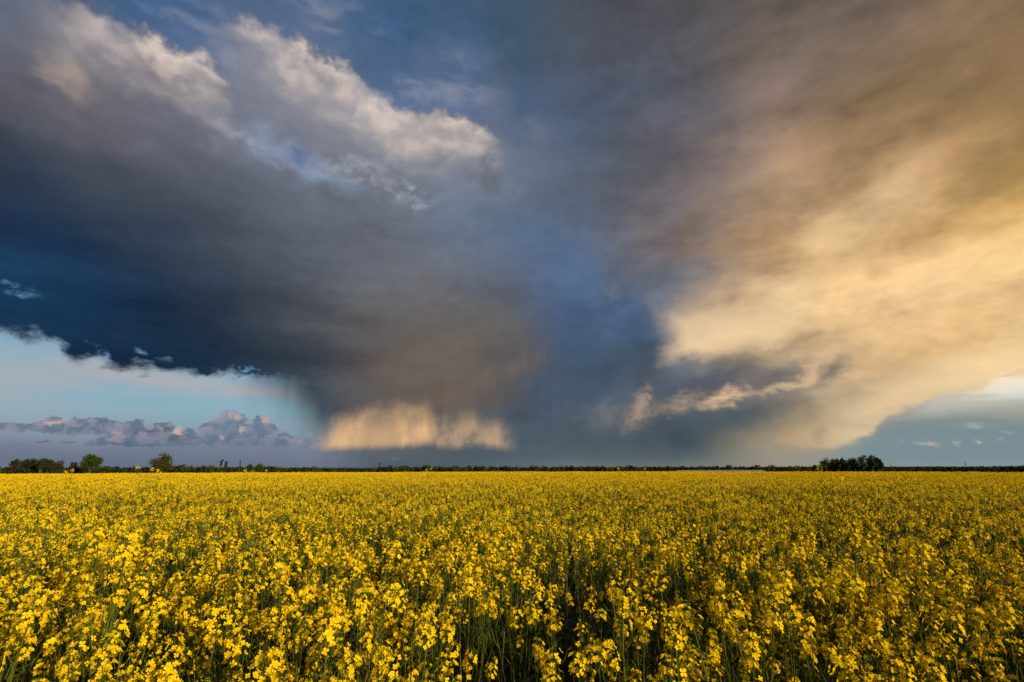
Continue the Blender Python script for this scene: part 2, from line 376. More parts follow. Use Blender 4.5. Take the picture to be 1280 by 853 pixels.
# --- the sunlit arm on the right
w_fi2 = VM('SUBTRACT', NOISE(MAPP(P, loc=(2, 12, 7), rot=R(-40), scale=(0.5, 1.3, 1)), 1.0, 4, 0.55, out='Color'), half)
PR = VM('ADD', P, VM('SCALE', w_puf, s=2.2))
PR2 = VM('ADD', PR, VM('SCALE', w_fi2, s=1.3))
rx, ry = split(PR)
gl = MIX(SM(n_rgt, 0.3, 0.7), (236, 204, 158), (246, 214, 168))
# bright flank with a hard left edge
eb = M('ADD', M('SUBTRACT', ry, curve([(770, 475), (810, 466), (840, 458), (880, 452), (930, 448), (970, 440), (1000, 425), (1040, 400), (1100, 360)], rx)), M('MULTIPLY', nf, 0.4))
el_ = N('ShaderNodeFloatCurve')
def curve_h(px_pts, el):
    """azimuth of an upright edge as a function of elevation"""
    n = N('ShaderNodeFloatCurve')
    pts = sorted((ae(*p)[1], ae(*p)[0]) for p in px_pts)
    c = n.mapping.curves[0]
    pts = [(e / 60.0, (a - A0) / (A1 - A0)) for e, a in pts]
    pts = [(0.0, pts[0][1])] + pts + [(1.0, pts[-1][1])]
    while len(c.points) < len(pts):
        c.points.new(0.5, 0.5)
    for q, p in zip(c.points, pts):
        q.location = p
        q.handle_type = 'AUTO_CLAMPED'
    n.mapping.update()
    put(n.inputs['Value'], M('DIVIDE', el, 60.0))
    return M('ADD', M('MULTIPLY', n.outputs[0], A1 - A0), A0)
NT.nodes.remove(el_)
er = M('SUBTRACT', rx, curve_h([(808, 480), (808, 465), (824, 440), (828, 425), (822, 405), (812, 390), (850, 370), (900, 345)], ry))
mr = M('MULTIPLY', M('MULTIPLY', SM(er, -0.5, 3.0), SM(eb, -0.3, 2.2)), M('MULTIPLY', SM(ry, ae(900, 440)[1], ae(900, 350)[1], 1.0, 0.0), SM(AZ, azof(960, 420), azof(1060, 420), 1.0, 0.0)))
col = MIX(M('MULTIPLY', mr, 0.92), col, gl)
for a, b, w, o, c in (((1150, 195), (1050, 300), 24, .5, (232, 196, 148)), ((1060, 280), (985, 350), 26, .45, (240, 204, 152)), ((1180, 215), (1250, 170), 14, .35, (178, 142, 98)), ((1010, 330), (1040, 300), 14, .4, (246, 212, 162)), ((950, 405), (1010, 350), 34, .6, (255, 222, 172)), ((1040, 455), (1200, 470), 30, .5, (190, 156, 116)), ((1090, 310), (1170, 290), 24, .45, (212, 166, 104)), ((1200, 235), (1290, 200), 22, .6, (160, 126, 82)), ((1060, 330), (1120, 345), 14, .4, (205, 162, 108)),
    ((1210, 350), (1290, 320), 30, .5, (252, 214, 152)), ((1000, 300), (1060, 270), 22, .5, (240, 204, 154)), ((1090, 240), (1150, 215), 18, .5, (222, 186, 142)), ((1100, 440), (1240, 400), 26, .35, (214, 172, 116)), ((900, 330), (960, 290), 26, .35, (176, 144, 112))):
    col = blob(col, c, a, b, w, o, vec=PF, soft=(1.5, 0.0), mod=SM(n_rgt, 0.30, 0.62, 0.35, 1.0))
# dark pocket under it and the bright wisps that cross it
col = blob(col, (80, 85, 96), (800, 500), (1050, 462), 25, 0.92, vec=PR, soft=(1.25, 0.2))
col = blob(col, (82, 82, 90), (1010, 480), (1065, 445), 16, 0.7, vec=PR, soft=(1.3, 0.1))
col = blob(col, (78, 90, 100), (810, 530), (990, 505), 22, 0.8, vec=PR, soft=(1.3, 0.2))
col = blob(col, (150, 134, 122), (900, 478), (1000, 452), 12, 0.45, vec=PR, soft=(1.3, 0.0), mod=SM(n_rgt, 0.35, 0.65))
col = blob(col, (166, 146, 128), (850, 508), (1010, 478), 17, 0.5, vec=PR, soft=(1.5, 0.0), mod=SM(n_rgt, 0.3, 0.6))
col = blob(col, (130, 120, 118), (745, 528), (825, 512), 20, 0.4, vec=PR, soft=(1.5, 0.0), mod=SM(n_v2, 0.3, 0.6))
col = blob(col, (180, 156, 134), (796, 532), (800, 488), 10, 0.35, vec=PR, soft=(1.6, 0.0), mod=SM(n_v2, 0.3, 0.6))
col = blob(col, (226, 194, 150), (1004, 482), (1046, 436), 12, 0.45, vec=PR2, soft=(1.6, 0.0))
for a, b, w, o, c in (((785, 528), (806, 500), 7, .65, (184, 156, 132)), ((802, 505), (812, 484), 4, .5, (190, 164, 138)), ((812, 514), (870, 500), 8, .65, (176, 152, 130)), ((862, 505), (905, 498), 6, .7, (206, 176, 142)), ((893, 502), (925, 488), 8, .95, (232, 196, 150)), ((918, 495), (936, 484), 4, .7, (214, 180, 140)), ((944, 490), (985, 484), 5, .85, (206, 176, 142)), ((975, 488), (1022, 470), 6, .95, (216, 184, 146)), ((1008, 474), (1036, 446), 5, .9, (218, 184, 142)), ((1022, 460), (1048, 428), 4, .6, (214, 180, 138)), ((720, 520), (800, 515), 12, .25, (140, 128, 122))):
    col = blob(col, c, a, b, w, o * .85, vec=PR2, soft=(2.2, 0.0), mod=SM(n_fin, 0.25, 0.6))
# lower golden mass and the pale evening sky under its right end
dL = M('ADD', M('SUBTRACT', ly, curve([(800, 560), (860, 556), (900, 560), (940, 558), (1000, 560), (1035, 562), (1062, 558), (1085, 547), (1104, 531), (1128, 517), (1155, 506), (1200, 494), (1240, 480), (1290, 462), (1340, 450)], lx)), M('MULTIPLY', nf, 0.35))
uw = SM(EL, 3.5, 7.0, 1.9, 0.6)
under = M('MULTIPLY', SM(dL, uw, M('MULTIPLY', uw, -0.8)), SM(AZ, azof(1010, 560), azof(1095, 560)))
ev = N('ShaderNodeValToRGB'); cr = ev.color_ramp; cr.interpolation = 'CARDINAL'
CE = [(590, (130, 147, 146)), (570, (122, 143, 148)), (552, (122, 143, 148)), (537, (124, 142, 144)), (522, (142, 152, 150)), (508, (186, 190, 180)), (497, (224, 220, 205)), (480, (246, 228, 194)), (462, (246, 216, 165))]
while len(cr.elements) < len(CE): cr.elements.new(0.5)
es = [(ae(1200, y)[1] / 14.0, c) for y, c in CE]
for i, (e, c) in enumerate(es): cr.elements[i].position = max(0, min(1, e))
for i, (e, c) in enumerate(es): cr.elements[i].color = (*rgb(c), 1)
put(ev.inputs[0], M('DIVIDE', M('ADD', EL, M('MULTIPLY', M('SUBTRACT', n_cir, 0.5), 1.6)), 14.0))
evc = MIX(M('MULTIPLY', SM(n_cir, 0.45, 0.62), SM(EL, 1.5, 4.5, 0.0, 0.5)), ev.outputs[0], (160, 158, 150))
col = MIX(under, col, evc)
glow = M('MULTIPLY', M('MULTIPLY', SM(dL, -0.1, 0.7), SM(dL, 5.0, 1.0)), span(AZ, 1025, 1500, 520, 5, 3))
glow = M('MULTIPLY', glow, SM(n_rgt, 0.25, 0.6, 0.5, 1.0))
col = MIX(M('MULTIPLY', glow, 0.75), col, (240, 208, 160))
col = blob(col, (196, 166, 128), (960, 548), (1060, 548), 16, 0.5, vec=PR, soft=(1.3, 0.0))
col = blob(col, (148, 134, 112), (1015, 548), (1035, 535), 12, 0.5, vec=PR, soft=(1.2, 0.0))
for a, b, w, o in (((1130, 522), (1300, 514), 6, .45), ((1160, 534), (1290, 530), 5, .35)):
    col = blob(col, (150, 150, 146), a, b, w, o, vec=PL, soft=(1.3, 0.1), mod=SM(n_fin, 0.35, 0.6))
for a, b, w, o, c in (((1205, 533), (1235, 533), 3.5, .8, (178, 180, 176)), ((1250, 541), (1270, 541), 2.5, .6, (172, 178, 176)), ((1142, 553), (1174, 555), 3.4, .95, (206, 184, 168)), ((1190, 554), (1202, 555), 2.6, .8, (188, 176, 166)), ((1217, 549), (1229, 553), 3.0, .95, (214, 190, 172)), ((1124, 550), (1132, 551), 2, .5, (160, 168, 170)), ((1246, 548), (1256, 548), 2, .6, (176, 176, 170)), ((488, 573), (500, 574), 3, .5, (120, 126, 136))):
    col = blob(col, c, a, b, w, o * .7, vec=PC, soft=(1.5, 0.0), mod=SM(n_c2, 0.25, 0.5))


col = LUM(col, lum2)

# the clear evening sky behind the clouds, seen to the sides and behind
sky = N('ShaderNodeTexSky', sky_type='NISHITA')
sky.sun_disc = False
sky.sun_elevation = R(SUN_EL)
sky.sun_rotation = R(SUN_AZ)
sky.altitude = 60.0
nish = LUM(sky.outputs[0], 0.05)
cover = SM(M('ABSOLUTE', M('ADD', AZ, M('MULTIPLY', M('SUBTRACT', n_mid, 0.5), 20.0))), 64.0, 96.0, 1.0, 0.0)
fin = MIX(cover, nish, col)
bg = N('ShaderNodeBackground')
LK(fin, bg.inputs[0])
bg.inputs[1].default_value = 1.0
wo = N('ShaderNodeOutputWorld')
LK(bg.outputs[0], wo.inputs[0])

# ------------------------------------------------------------------ materials
def material(name, base, rough=0.6, trans=0.0, var=0.0, vscale=3.0, spec=0.3, second=None, instvar=0.0, bump=0.0):
    m = bpy.data.materials.new(name)
    m.use_nodes = True
    t = m.node_tree
    b = t.nodes['Principled BSDF']
    out = t.nodes['Material Output']
    b.inputs['Roughness'].default_value = rough
    b.inputs['Specular IOR Level'].default_value = spec
    L = t.links.new
    c = t.nodes.new('ShaderNodeMix'); c.data_type = 'RGBA'
    c.inputs[6].default_value = (*base, 1)
    c.inputs[7].default_value = (*(second or tuple(v * (1 - var) for v in base)), 1)
    g = t.nodes.new('ShaderNodeNewGeometry')
    nz = t.nodes.new('ShaderNodeTexNoise'); nz.inputs['Scale'].default_value = vscale; nz.inputs['Detail'].default_value = 3
    L(g.outputs['Position'], nz.inputs['Vector'])
    mr = t.nodes.new('ShaderNodeMapRange'); mr.inputs[1].default_value = 0.35; mr.inputs[2].default_value = 0.65
    L(nz.outputs['Fac'], mr.inputs[0])
    fac = mr.outputs[0]
    if instvar:
        ri = t.nodes.new('ShaderNodeObjectInfo')
        ad = t.nodes.new('ShaderNodeMath'); ad.operation = 'MULTIPLY_ADD'
        L(ri.outputs['Random'], ad.inputs[0]); ad.inputs[1].default_value = instvar
        L(mr.outputs[0], ad.inputs[2]); ad.use_clamp = True
        fac = ad.outputs[0]
    L(fac, c.inputs[0])
    L(c.outputs[2], b.inputs['Base Color'])
    if bump:
        bp = t.nodes.new('ShaderNodeBump'); bp.inputs['Strength'].default_value = bump
        L(nz.outputs['Fac'], bp.inputs['Height']); L(bp.outputs[0], b.inputs['Normal'])
    if trans:
        tr = t.nodes.new('ShaderNodeBsdfTranslucent')
        L(c.outputs[2], tr.inputs['Color'])
        mx = t.nodes.new('ShaderNodeMixShader'); mx.inputs[0].default_value = trans
        L(b.outputs[0], mx.inputs[1]); L(tr.outputs[0], mx.inputs[2]); L(mx.outputs[0], out.inputs[0])
    return m
PETAL = material('petal', (0.90, 0.68, 0.012), 0.6, 0.2, second=(0.88, 0.57, 0.008), vscale=9.0, spec=0.05)
BUD = material('bud', (0.42, 0.44, 0.04), 0.5, second=(0.25, 0.32, 0.04), vscale=30.0)
STEM = material('stem', (0.12, 0.135, 0.015), 0.6, second=(0.045, 0.06, 0.010), vscale=14.0, spec=0.1)
LEAF = material('leaf', (0.020, 0.034, 0.010), 0.55, 0.2, second=(0.035, 0.05, 0.014), vscale=8.0)
SOIL = material('soil', (0.035, 0.036, 0.018), 0.95, second=(0.06, 0.045, 0.03), vscale=1.3, spec=0.1)

def tag(o, label=None, cat=None, group=None, kind=None):
    for k, v in (('label', label), ('category', cat), ('group', group), ('kind', kind)):
        if v: o[k] = v
    return o

class MB:
    """collects faces of several materials into one mesh"""
    def __init__(s): s.v = []; s.f = []; s.m = []
    def face(s, pts, m=0):
        n = len(s.v); s.v.extend(tuple(p) for p in pts); s.f.append(tuple(range(n, n + len(pts)))); s.m.append(m)
    def tube(s, pts, rad, m=0, n=4):
        rings = []
        for i, p in enumerate(pts):
            p = Vector(p)
            d = (Vector(pts[min(i + 1, len(pts) - 1)]) - Vector(pts[max(i - 1, 0)])).normalized()
            a = d.orthogonal().normalized(); b = d.cross(a)
            r = rad[i] if isinstance(rad, (list, tuple)) else rad
            base = len(s.v)
            for k in range(n):
                t = 2 * math.pi * k / n
                s.v.append(tuple(p + (a * math.cos(t) + b * math.sin(t)) * r))
            rings.append(base)
        for i in range(len(rings) - 1):
            for k in range(n):
                k2 = (k + 1) % n
                s.f.append((rings[i] + k, rings[i] + k2, rings[i + 1] + k2, rings[i + 1] + k)); s.m.append(m)
        s.f.append(tuple(rings[-1] + k for k in range(n))); s.m.append(m)
    def box(s, c, d, m=0, rot=0.0):
        cx, cy, cz = c; x, y, z = d[0] / 2, d[1] / 2, d[2] / 2
        q = [(-x, -y, -z), (x, -y, -z), (x, y, -z), (-x, y, -z), (-x, -y, z), (x, -y, z), (x, y, z), (-x, y, z)]
        cr, sr = math.cos(rot), math.sin(rot)
        n = len(s.v); s.v.extend((cx + a * cr - b * sr, cy + a * sr + b * cr, cz + c_) for a, b, c_ in q)
        for f in ((0, 3, 2, 1), (4, 5, 6, 7), (0, 1, 5, 4), (1, 2, 6, 5), (2, 3, 7, 6), (3, 0, 4, 7)):
            s.f.append(tuple(n + i for i in f)); s.m.append(m)
    def mesh(s, name, mats):
        me = bpy.data.meshes.new(name)
        me.from_pydata(s.v, [], s.f)
        for m in mats: me.materials.append(m)
        me.polygons.foreach_set('material_index', s.m)
        me.update()
        return me
def new(name, me, parent=None, link=True):
    o = bpy.data.objects.new(name, me)
    if link: COL.objects.link(o)
    if parent is not None: o.parent = parent
    return o

rnd = random.Random(11)
U = rnd.uniform
def rdir(zmin=-1.0, zmax=1.0):
    z = U(zmin, zmax); a = U(0, 2 * math.pi); r = math.sqrt(max(0, 1 - z * z))
    return Vector((r * math.cos(a), r * math.sin(a), z))

# ------------------------------------------------------------------ rapeseed: flowers, pods, stems, leaves
def flower(mb, c, n, s, fine):
    n = n.normalized(); a = n.orthogonal().normalized(); a = Matrix.Rotation(U(0, 6.28), 3, n) @ a; b = n.cross(a)
    cup = U(0.05, 0.55)
    for k in range(4):
        t = k * math.pi / 2 + U(-.15, .15)
        d = a * math.cos(t) + b * math.sin(t); w = n.cross(d)
        L = s * U(.85, 1.1)
        if fine:
            tip = c + d * L + n * L * cup
            mid = c + d * L * .62 + n * L * cup * .8
            mb.face([c, mid - w * L * .42, tip - w * L * .24 - n * L * .05, tip + n * L * .02], 0)
            mb.face([c, tip + n * L * .02, tip + w * L * .24 - n * L * .05, mid + w * L * .42], 0)
        else:
            tip = c + d * L + n * L * cup
            mb.face([c, c + d * L * .6 - w * L * .45 + n * L * cup * .5, tip, c + d * L * .6 + w * L * .45 + n * L * cup * .5], 0)
def raceme(mb, base, axis, L, nf, lvl, size=0.0090):
    """flowering end of a shoot: pods below, open flowers, buds on top. lvl 0 near, 1 middle"""
    axis = axis.normalized(); a = axis.orthogonal().normalized(); b = axis.cross(a)
    bend = rdir(-.2, .2) * L * .10
    P_ = lambda t: base + axis * (L * t) + bend * (t * t)
    if lvl == 0:
        mb.tube([P_(t) for t in (0, .35, .7, 1)], [.0026, .0022, .0018, .0012], 2, 4)
        npod = rnd.randint(7, 15)
        for i in range(npod):
            t = i / npod * .66; an = i * 2.4 + U(-.3, .3)
            o = (a * math.cos(an) + b * math.sin(an))
            p = P_(t); pl = L * U(.16, .26) * (1.25 - t)
            q = p + o * pl * .55 + axis * pl * .28
            mb.tube([p, q, q + o * pl * .25 + axis * pl * .60], [.0007, .0011, .0005], 2, 3)
    else:
        mb.tube([P_(0), P_(1)], [.0032, .0015], 2, 3)
        for i in range(4):
            t = U(0, .62); an = U(0, 6.28); o = (a * math.cos(an) + b * math.sin(an)); p = P_(t)
            q = p + o * .03 + axis * .02
            mb.face([p, q, q + axis * .025 + o * .008], 2)
    R_ = U(.020, .044)
    H = U(.035, .095)
    top = P_(1.0)
    for i in range(nf):
        h = rnd.random() ** .8
        an = U(0, 6.28)
        o = a * math.cos(an) + b * math.sin(an)
        r = R_ * (1.0 - .55 * (1 - h) * (1 - h) - .45 * h * h) * U(.75, 1.15)
        c = top + o * r - axis * (H * (1 - h)) + axis * .004
        if lvl == 0:
            pb = top - axis * (H * (1 - h) + .012)
            mb.tube([pb, c], [.0006, .0006], 2, 3)
        flower(mb, c, o * U(.5, 1.0) + axis * U(.25, 1.0), size * U(.8, 1.1), lvl == 0)
    for i in range(9 if lvl == 0 else 3):
        c = top + rdir(0, 1) * U(.002, .010) + axis * .004
        d = rdir(.2, 1); s = .0030 if lvl == 0 else .006
        e = d.orthogonal().normalized() * s * .5; g = d.cross(e)
        mb.face([c - e, c + g, c + d * s], 1); mb.face([c + g, c + e, c + d * s], 1); mb.face([c + e, c - e, c + d * s], 1)
def leafface(mb, p, d, L, w, m=3):
    d = d.normalized(); side = d.cross(Vector((0, 0, 1))).normalized() * w
    up = Vector((0, 0, 1))
    a1 = p + d * L * .35 + up * L * .10; a2 = p + d * L * .75 + up * L * .06; a3 = p + d * L - up * L * .14
    mb.face([p, a1 - side, a1], m); mb.face([p, a1, a1 + side], m)
    mb.face([a1 - side, a2 - side * .8, a2, a1], m); mb.face([a1, a2, a2 + side * .8, a1 + side], m)
    mb.face([a2 - side * .8, a3, a2], m); mb.face([a2, a3, a2 + side * .8], m)

def plan():
    """one plant: height of the main stem and its side shoots (fork point, end point, direction)"""
    H = U(1.02, 1.16); lean = rdir(-.1, .1) * .06
    S = lambda t: Vector((lean.x * t * t, lean.y * t * t, H * t))
    shoots = [(S(.8), S(1.0), Vector((lean.x, lean.y, 1)))]
    n = rnd.randint(4, 6); a0 = U(0, 6.28)
    for i in range(n):
        t = U(.42, .8); an = a0 + i * 2.4
        o = Vector((math.cos(an), math.sin(an), 0))
        top = U(.60, 1.02) * H; rise = max(top - H * t, .10)
        sp = U(.07, .19)
        e = S(t) + o * sp + Vector((0, 0, rise))
        shoots.append((S(t), e, Vector((o.x * .22, o.y * .22, 1))))
    return H, S, shoots

# near plants: parts that copies share
cluster_me = []
for i in range(9):
    mb = MB(); raceme(mb, Vector((0, 0, 0)), Vector((0, 0, 1)), U(.16, .26), rnd.randint(16, 30), 0)
    cluster_me.append(mb.mesh('flower_cluster', [PETAL, BUD, STEM]))
leaf_me = []
for i in range(3):
    mb = MB(); leafface(mb, Vector((0, 0, 0)), Vector((1, 0, .5)), U(.10, .16), U(.014, .024), 0); leaf_me.append(mb.mesh('leaf', [LEAF]))
layouts = []
for i in range(8):
    H, S, sh = plan()
    mb = MB()
    mb.tube([S(t) for t in (0, .3, .6, .8, 1.0)], [.006, .005, .004, .003, .0026], 0, 5)
    for p, e, d in sh[1:]:
        mid = p.lerp(e, .5) + Vector(((e.x - p.x), (e.y - p.y), 0)) * .22
        mb.tube([p, mid, e], [.003, .0027, .0025], 0, 4)
    leaves = []
    for k in range(3):
        t = (.32, .52, .68)[k]; leaves.append((S(t), U(0, 6.28), rnd.choice(leaf_me)))
    layouts.append((mb.mesh('stem', [STEM]), [(e, d, rnd.choice(cluster_me)) for p, e, d in sh], leaves))

# middle distance: one mesh per plant
mid_me = []
for i in range(9):
    H, S, sh = plan(); mb = MB()
    mb.tube([S(t) for t in (0, .5, 1.0)], [.0045, .003, .002], 2, 3)
    for p, e, d in sh:
        if p is not sh[0][0]:
            mb.tube([p, p.lerp(e, .5) + Vector(((e.x - p.x), (e.y - p.y), 0)) * .2, e], [.0022, .0022, .0018], 2, 3)
        raceme(mb, e, d, U(.15, .26), rnd.randint(13, 24), 1, .0092)
    for k in range(9):
        t = U(.12, .66); an = U(0, 6.28)
        leafface(mb, S(t), Vector((math.cos(an), math.sin(an), U(.2, .7))), U(.10, .20), U(.02, .04))
    mid_me.append(mb.mesh('rapeseed_clump', [PETAL, BUD, STEM, LEAF]))

def patch(side, per, nf, fs, name, nq):
    """a square of the crop seen from afar"""
    mb = MB()
    n = int(side * side * per)
    for i in range(n):
        x, y = U(-side / 2, side / 2), U(-side / 2, side / 2)
        t2 = mnoise.noise(Vector((x * 1.7, y * 1.7, 3.0 + side)))
        if t2 > .05 and rnd.random() < min(.35 + t2 * 1.3, .85): continue
        H = U(1.00, 1.16) - .10 * t2
        w = .005 if nq > 1 else .013
        for k in range(nq):
            an = U(0, 3.14); d = Vector((math.cos(an), math.sin(an), 0)) * w
            p = Vector((x + U(-.1, .1), y + U(-.1, .1), H * .35)); q = Vector((x + U(-.1, .1), y + U(-.1, .1), H * U(.9, 1.05)))
            mb.face([p - d, p + d, q + d * .4, q - d * .4], 2)
        leafface(mb, Vector((x, y, H * U(.4, .7))), rdir(.1, .6), U(.1, .2), U(.02, .04))
        for k in range(5):
            an = U(0, 6.28); r = U(0, .18)
            c = Vector((x + r * math.cos(an), y + r * math.sin(an), H * U(.62, 1.03) + U(.12, .24) ))
            for j in range(nf):
                nrm = rdir(-.1, 1); a = nrm.orthogonal().normalized() * fs * U(.7, 1.1); b = nrm.cross(a)
                p = c + Vector((U(-1, 1), U(-1, 1), U(-1.2, .8))) * .026
                mb.face([p - a, p - b, p + a, p + b], 0)
            p = c - Vector((0, 0, .09)); d = rdir(-.1, .1) * (.006 + fs * .15)
            mb.face([p - d, p + d, c + d * .3, c - d * .3], 2)
            q = c + Vector((U(-.03, .03), U(-.03, .03), -.09)); g = rdir(-.3, .3) * .02
            mb.face([q - g, q + g + Vector((0, 0, .012)), q + Vector((0, 0, .05))], 2)
    return mb.mesh(name, [PETAL, BUD, STEM, LEAF])
p1_me = [patch(1.0, 20, 15, .0118, 'rapeseed_clump', 2) for i in range(5)]
p2_me = [patch(3.0, 20, 6, .022, 'rapeseed_clump', 1) for i in range(4)]

def terrain(x, y):
    r = math.hypot(x, y)
    z = -0.22 * min(max((r - 25) / 90, 0), 1) ** 1.4
    z += -3.8 * (lambda t: t * t * (3 - 2 * t))(min(max((r - 112) / 190, 0), 1))
    return z
def swell(x, y):
    """how the crop's height varies"""
    v = .10 * mnoise.noise(Vector((x * .45, y * .45, 1.0))) + .11 * mnoise.noise(Vector((x * .16, y * .16, 7.0)))
    return v
protos = bpy.data.collections.new('rapeseed_sources')
for i, me in enumerate(mid_me + p1_me + p2_me):
    o = bpy.data.objects.new('rapeseed_clump.%03d' % i, me)
    protos.objects.link(o)
NM, N1, N2 = len(mid_me), len(p1_me), len(p2_me)

pts = []       # x, y, z, rotation, scale, pick
near = []
R1, R2, R3 = 22.0, 55.0, 118.0
def infield(x, y, az_lim):
    return abs(math.degrees(math.atan2(x, y))) < az_lim
sp = 0.228
k = int(R1 / sp) + 1
for i in range(-k, k + 1):
    for j in range(-k, k + 1):
        x, y = (i + U(-.48, .48)) * sp, (j + U(-.48, .48)) * sp
        r = math.hypot(x, y)
        if r > R1 or r < 0.85: continue
        az = abs(math.degrees(math.atan2(x, y)))
        if r > 6 and az > 62 + 60 * (r < 9): continue
        # thin spots
        th = mnoise.noise(Vector((x * 1.1, y * 1.1, 4.0)))
        if r < 7 and th > .12 and rnd.random() < min(.4 + th * 1.2, .85): continue
        t2 = mnoise.noise(Vector((x * 1.7, y * 1.7, 9.0)))
        if r >= 5 and t2 > .05 and rnd.random() < min(.35 + t2 * 1.3, .85): continue
        if abs(x - .18) < .5 and 1.0 < y < 2.7 and rnd.random() < .66: continue
        if y < 0.9 and az < 55: continue
        z = terrain(x, y)
        sc = 1.0 + swell(x, y) + rnd.gauss(0, .06)
        item = [x, y, z, U(0, 6.28), sc, rnd.randrange(NM)]
        if az < 46.5 + 14 / max(r, 1) and y > .9: near.append((r, item))
        else: pts.append(item)
near.sort(key=lambda t: t[0])
for r, it in near[300:]: pts.append(it)
near = [it for r, it in near[:300]]
for (px, dist, zt) in ((187, 10.5, 1.97), (190, 10.8, 1.9), (205, 8.5, 1.93), (212, 9.3, 1.93), (277, 12, 1.92), (304, 10, 1.93), (313, 11, 1.9), (535, 13, 1.96), (667, 14, 1.95), (770, 12, 1.98), (773, 11, 1.96), (803, 14, 1.94), (1019, 8, 1.95), (1031, 9.0, 1.93), (1140, 14, 1.93), (92, 12, 1.92), (345, 12, 1.92), (400, 14, 1.92), (883, 13, 1.93)):
    az = R(ae(px, 587)[0]); dist *= 1.2; x, y = dist * math.sin(az), dist * math.cos(az)
    pts.append([x, y, terrain(x, y), U(0, 6), (zt - .12) / 1.32, rnd.randrange(NM)])
for side, ra, rb, n0, n, lim in ((1.0, R1, R2, NM, N1, 60), (3.0, R2, R3, NM + N1, N2, 58)):
    k = int(rb / side) + 1
    for i in range(-k, k + 1):
        for j in range(0, k + 1):
            x, y = i * side + (.0), j * side
            r = math.hypot(x, y)
            if r < ra - side * .2 or r > rb or not infield(x, y, lim): continue
            pts.append([x, y, terrain(x, y), rnd.randrange(4) * math.pi / 2, 1.0 + swell(x, y) * 1.0 + U(-.015, .015), n0 + rnd.randrange(n)])

A = np.array(pts)
me = bpy.data.meshes.new('rapeseed_field')
me.from_pydata([tuple(v) for v in A[:, :3]], [], [])
for nm, ty, colm in (('rot', 'FLOAT', 3), ('size', 'FLOAT', 4), ('pick', 'INT', 5)):
    at = me.attributes.new(nm, ty, 'POINT')
    at.data.foreach_set('value', A[:, colm].astype(np.int32 if ty == 'INT' else np.float32))
fld = new('rapeseed_field', me)
tag(fld, 'dense yellow flowering rapeseed crop stretching to the far edge of the field', 'rapeseed crop', None, 'stuff')
g = bpy.data.node_groups.new('rapeseed_scatter', 'GeometryNodeTree')
g.interface.new_socket('Geometry', in_out='INPUT', socket_type='NodeSocketGeometry')
g.interface.new_socket('Geometry', in_out='OUTPUT', socket_type='NodeSocketGeometry')
gi, go = g.nodes.new('NodeGroupInput'), g.nodes.new('NodeGroupOutput')
ci = g.nodes.new('GeometryNodeCollectionInfo')
ci.inputs[0].default_value = protos
ci.inputs['Separate Children'].default_value = True
ci.inputs['Reset Children'].default_value = True
ip = g.nodes.new('GeometryNodeInstanceOnPoints')
def attr(nm, ty):
    n = g.nodes.new('GeometryNodeInputNamedAttribute'); n.data_type = ty; n.inputs[0].default_value = nm; return n.outputs[0]
g.links.new(gi.outputs[0], ip.inputs['Points'])
g.links.new(ci.outputs[0], ip.inputs['Instance'])
ip.inputs['Pick Instance'].default_value = True
g.links.new(attr('pick', 'INT'), ip.inputs['Instance Index'])
cx_ = g.nodes.new('ShaderNodeCombineXYZ'); g.links.new(attr('rot', 'FLOAT'), cx_.inputs[2])
e2 = g.nodes.new('FunctionNodeEulerToRotation'); g.links.new(cx_.outputs[0], e2.inputs[0])
g.links.new(e2.outputs[0], ip.inputs['Rotation'])
g.links.new(attr('size', 'FLOAT'), ip.inputs['Scale'])
g.links.new(ip.outputs[0], go.inputs[0])
md = fld.modifiers.new('rapeseed_scatter', 'NODES'); md.node_group = g

# the 300 plants nearest the camera, each a thing with its parts
GRP = 'rapeseed plants in the front rows of the field'
sources = []
for stem_me, cl, lv in layouts:
    root = bpy.data.objects.new('rapeseed_plant', None)
    kids = [bpy.data.objects.new('stem', stem_me)]
    for e, d, cm in cl:
        o = bpy.data.objects.new('flower_cluster', cm); o.location = e
        o.rotation_euler = d.to_track_quat('Z', 'Y').to_euler(); o.scale = (U(.95, 1.3),) * 3; kids.append(o)
    for p, an, lm in lv:
        o = bpy.data.objects.new('leaf', lm); o.location = p; o.rotation_euler = (0, 0, an); kids.append(o)
    for o in kids: o.parent = root
    root.empty_display_size = .1
    tag(root, 'slender green rapeseed plant with yellow flower heads in the front rows', 'rapeseed plant', GRP)
    sources.append((root, kids))
for x, y, z, rz, sc, pk in near:
    src, kids = sources[pk % len(sources)]
    r_ = src.copy(); COL.objects.link(r_)
    r_.location = (x, y, z); r_.rotation_euler = (U(-.05, .05), U(-.05, .05), rz); r_.scale = (sc, sc, sc)
    for kd in kids:
        c_ = kd.copy(); COL.objects.link(c_); c_.parent = r_
for root, kids in sources:
    for o in kids: bpy.data.objects.remove(o)
    bpy.data.objects.remove(root)

# ------------------------------------------------------------------ ground out to the horizon
mb = MB()
radii = [0, 2, 5, 10, 20, 35, 50, 65, 80, 95, 105, 112, 120, 130, 145, 160, 180, 200, 225, 250, 280, 310, 380, 500, 700, 1000, 1500, 2500, 4000, 7000, 12000]
NS_ = 96
for r in radii:
    for k in range(NS_):
        t = 2 * math.pi * k / NS_; x, y = r * math.sin(t), r * math.cos(t)
        mb.v.append((x, y, terrain(x, y)))
for i in range(len(radii) - 1):
    for k in range(NS_):
        k2 = (k + 1) % NS_
        mb.f.append((i * NS_ + k, (i + 1) * NS_ + k, (i + 1) * NS_ + k2, i * NS_ + k2) if i else (k, NS_ + k, NS_ + k2)); mb.m.append(0)
GRD = material('meadow', (0.016, 0.020, 0.010), 0.95, second=(0.026, 0.026, 0.012), vscale=0.02, spec=0.1)
t_ = GRD.node_tree
gs = new('ground', mb.mesh('ground', [GRD])); tag(gs, kind='structure')
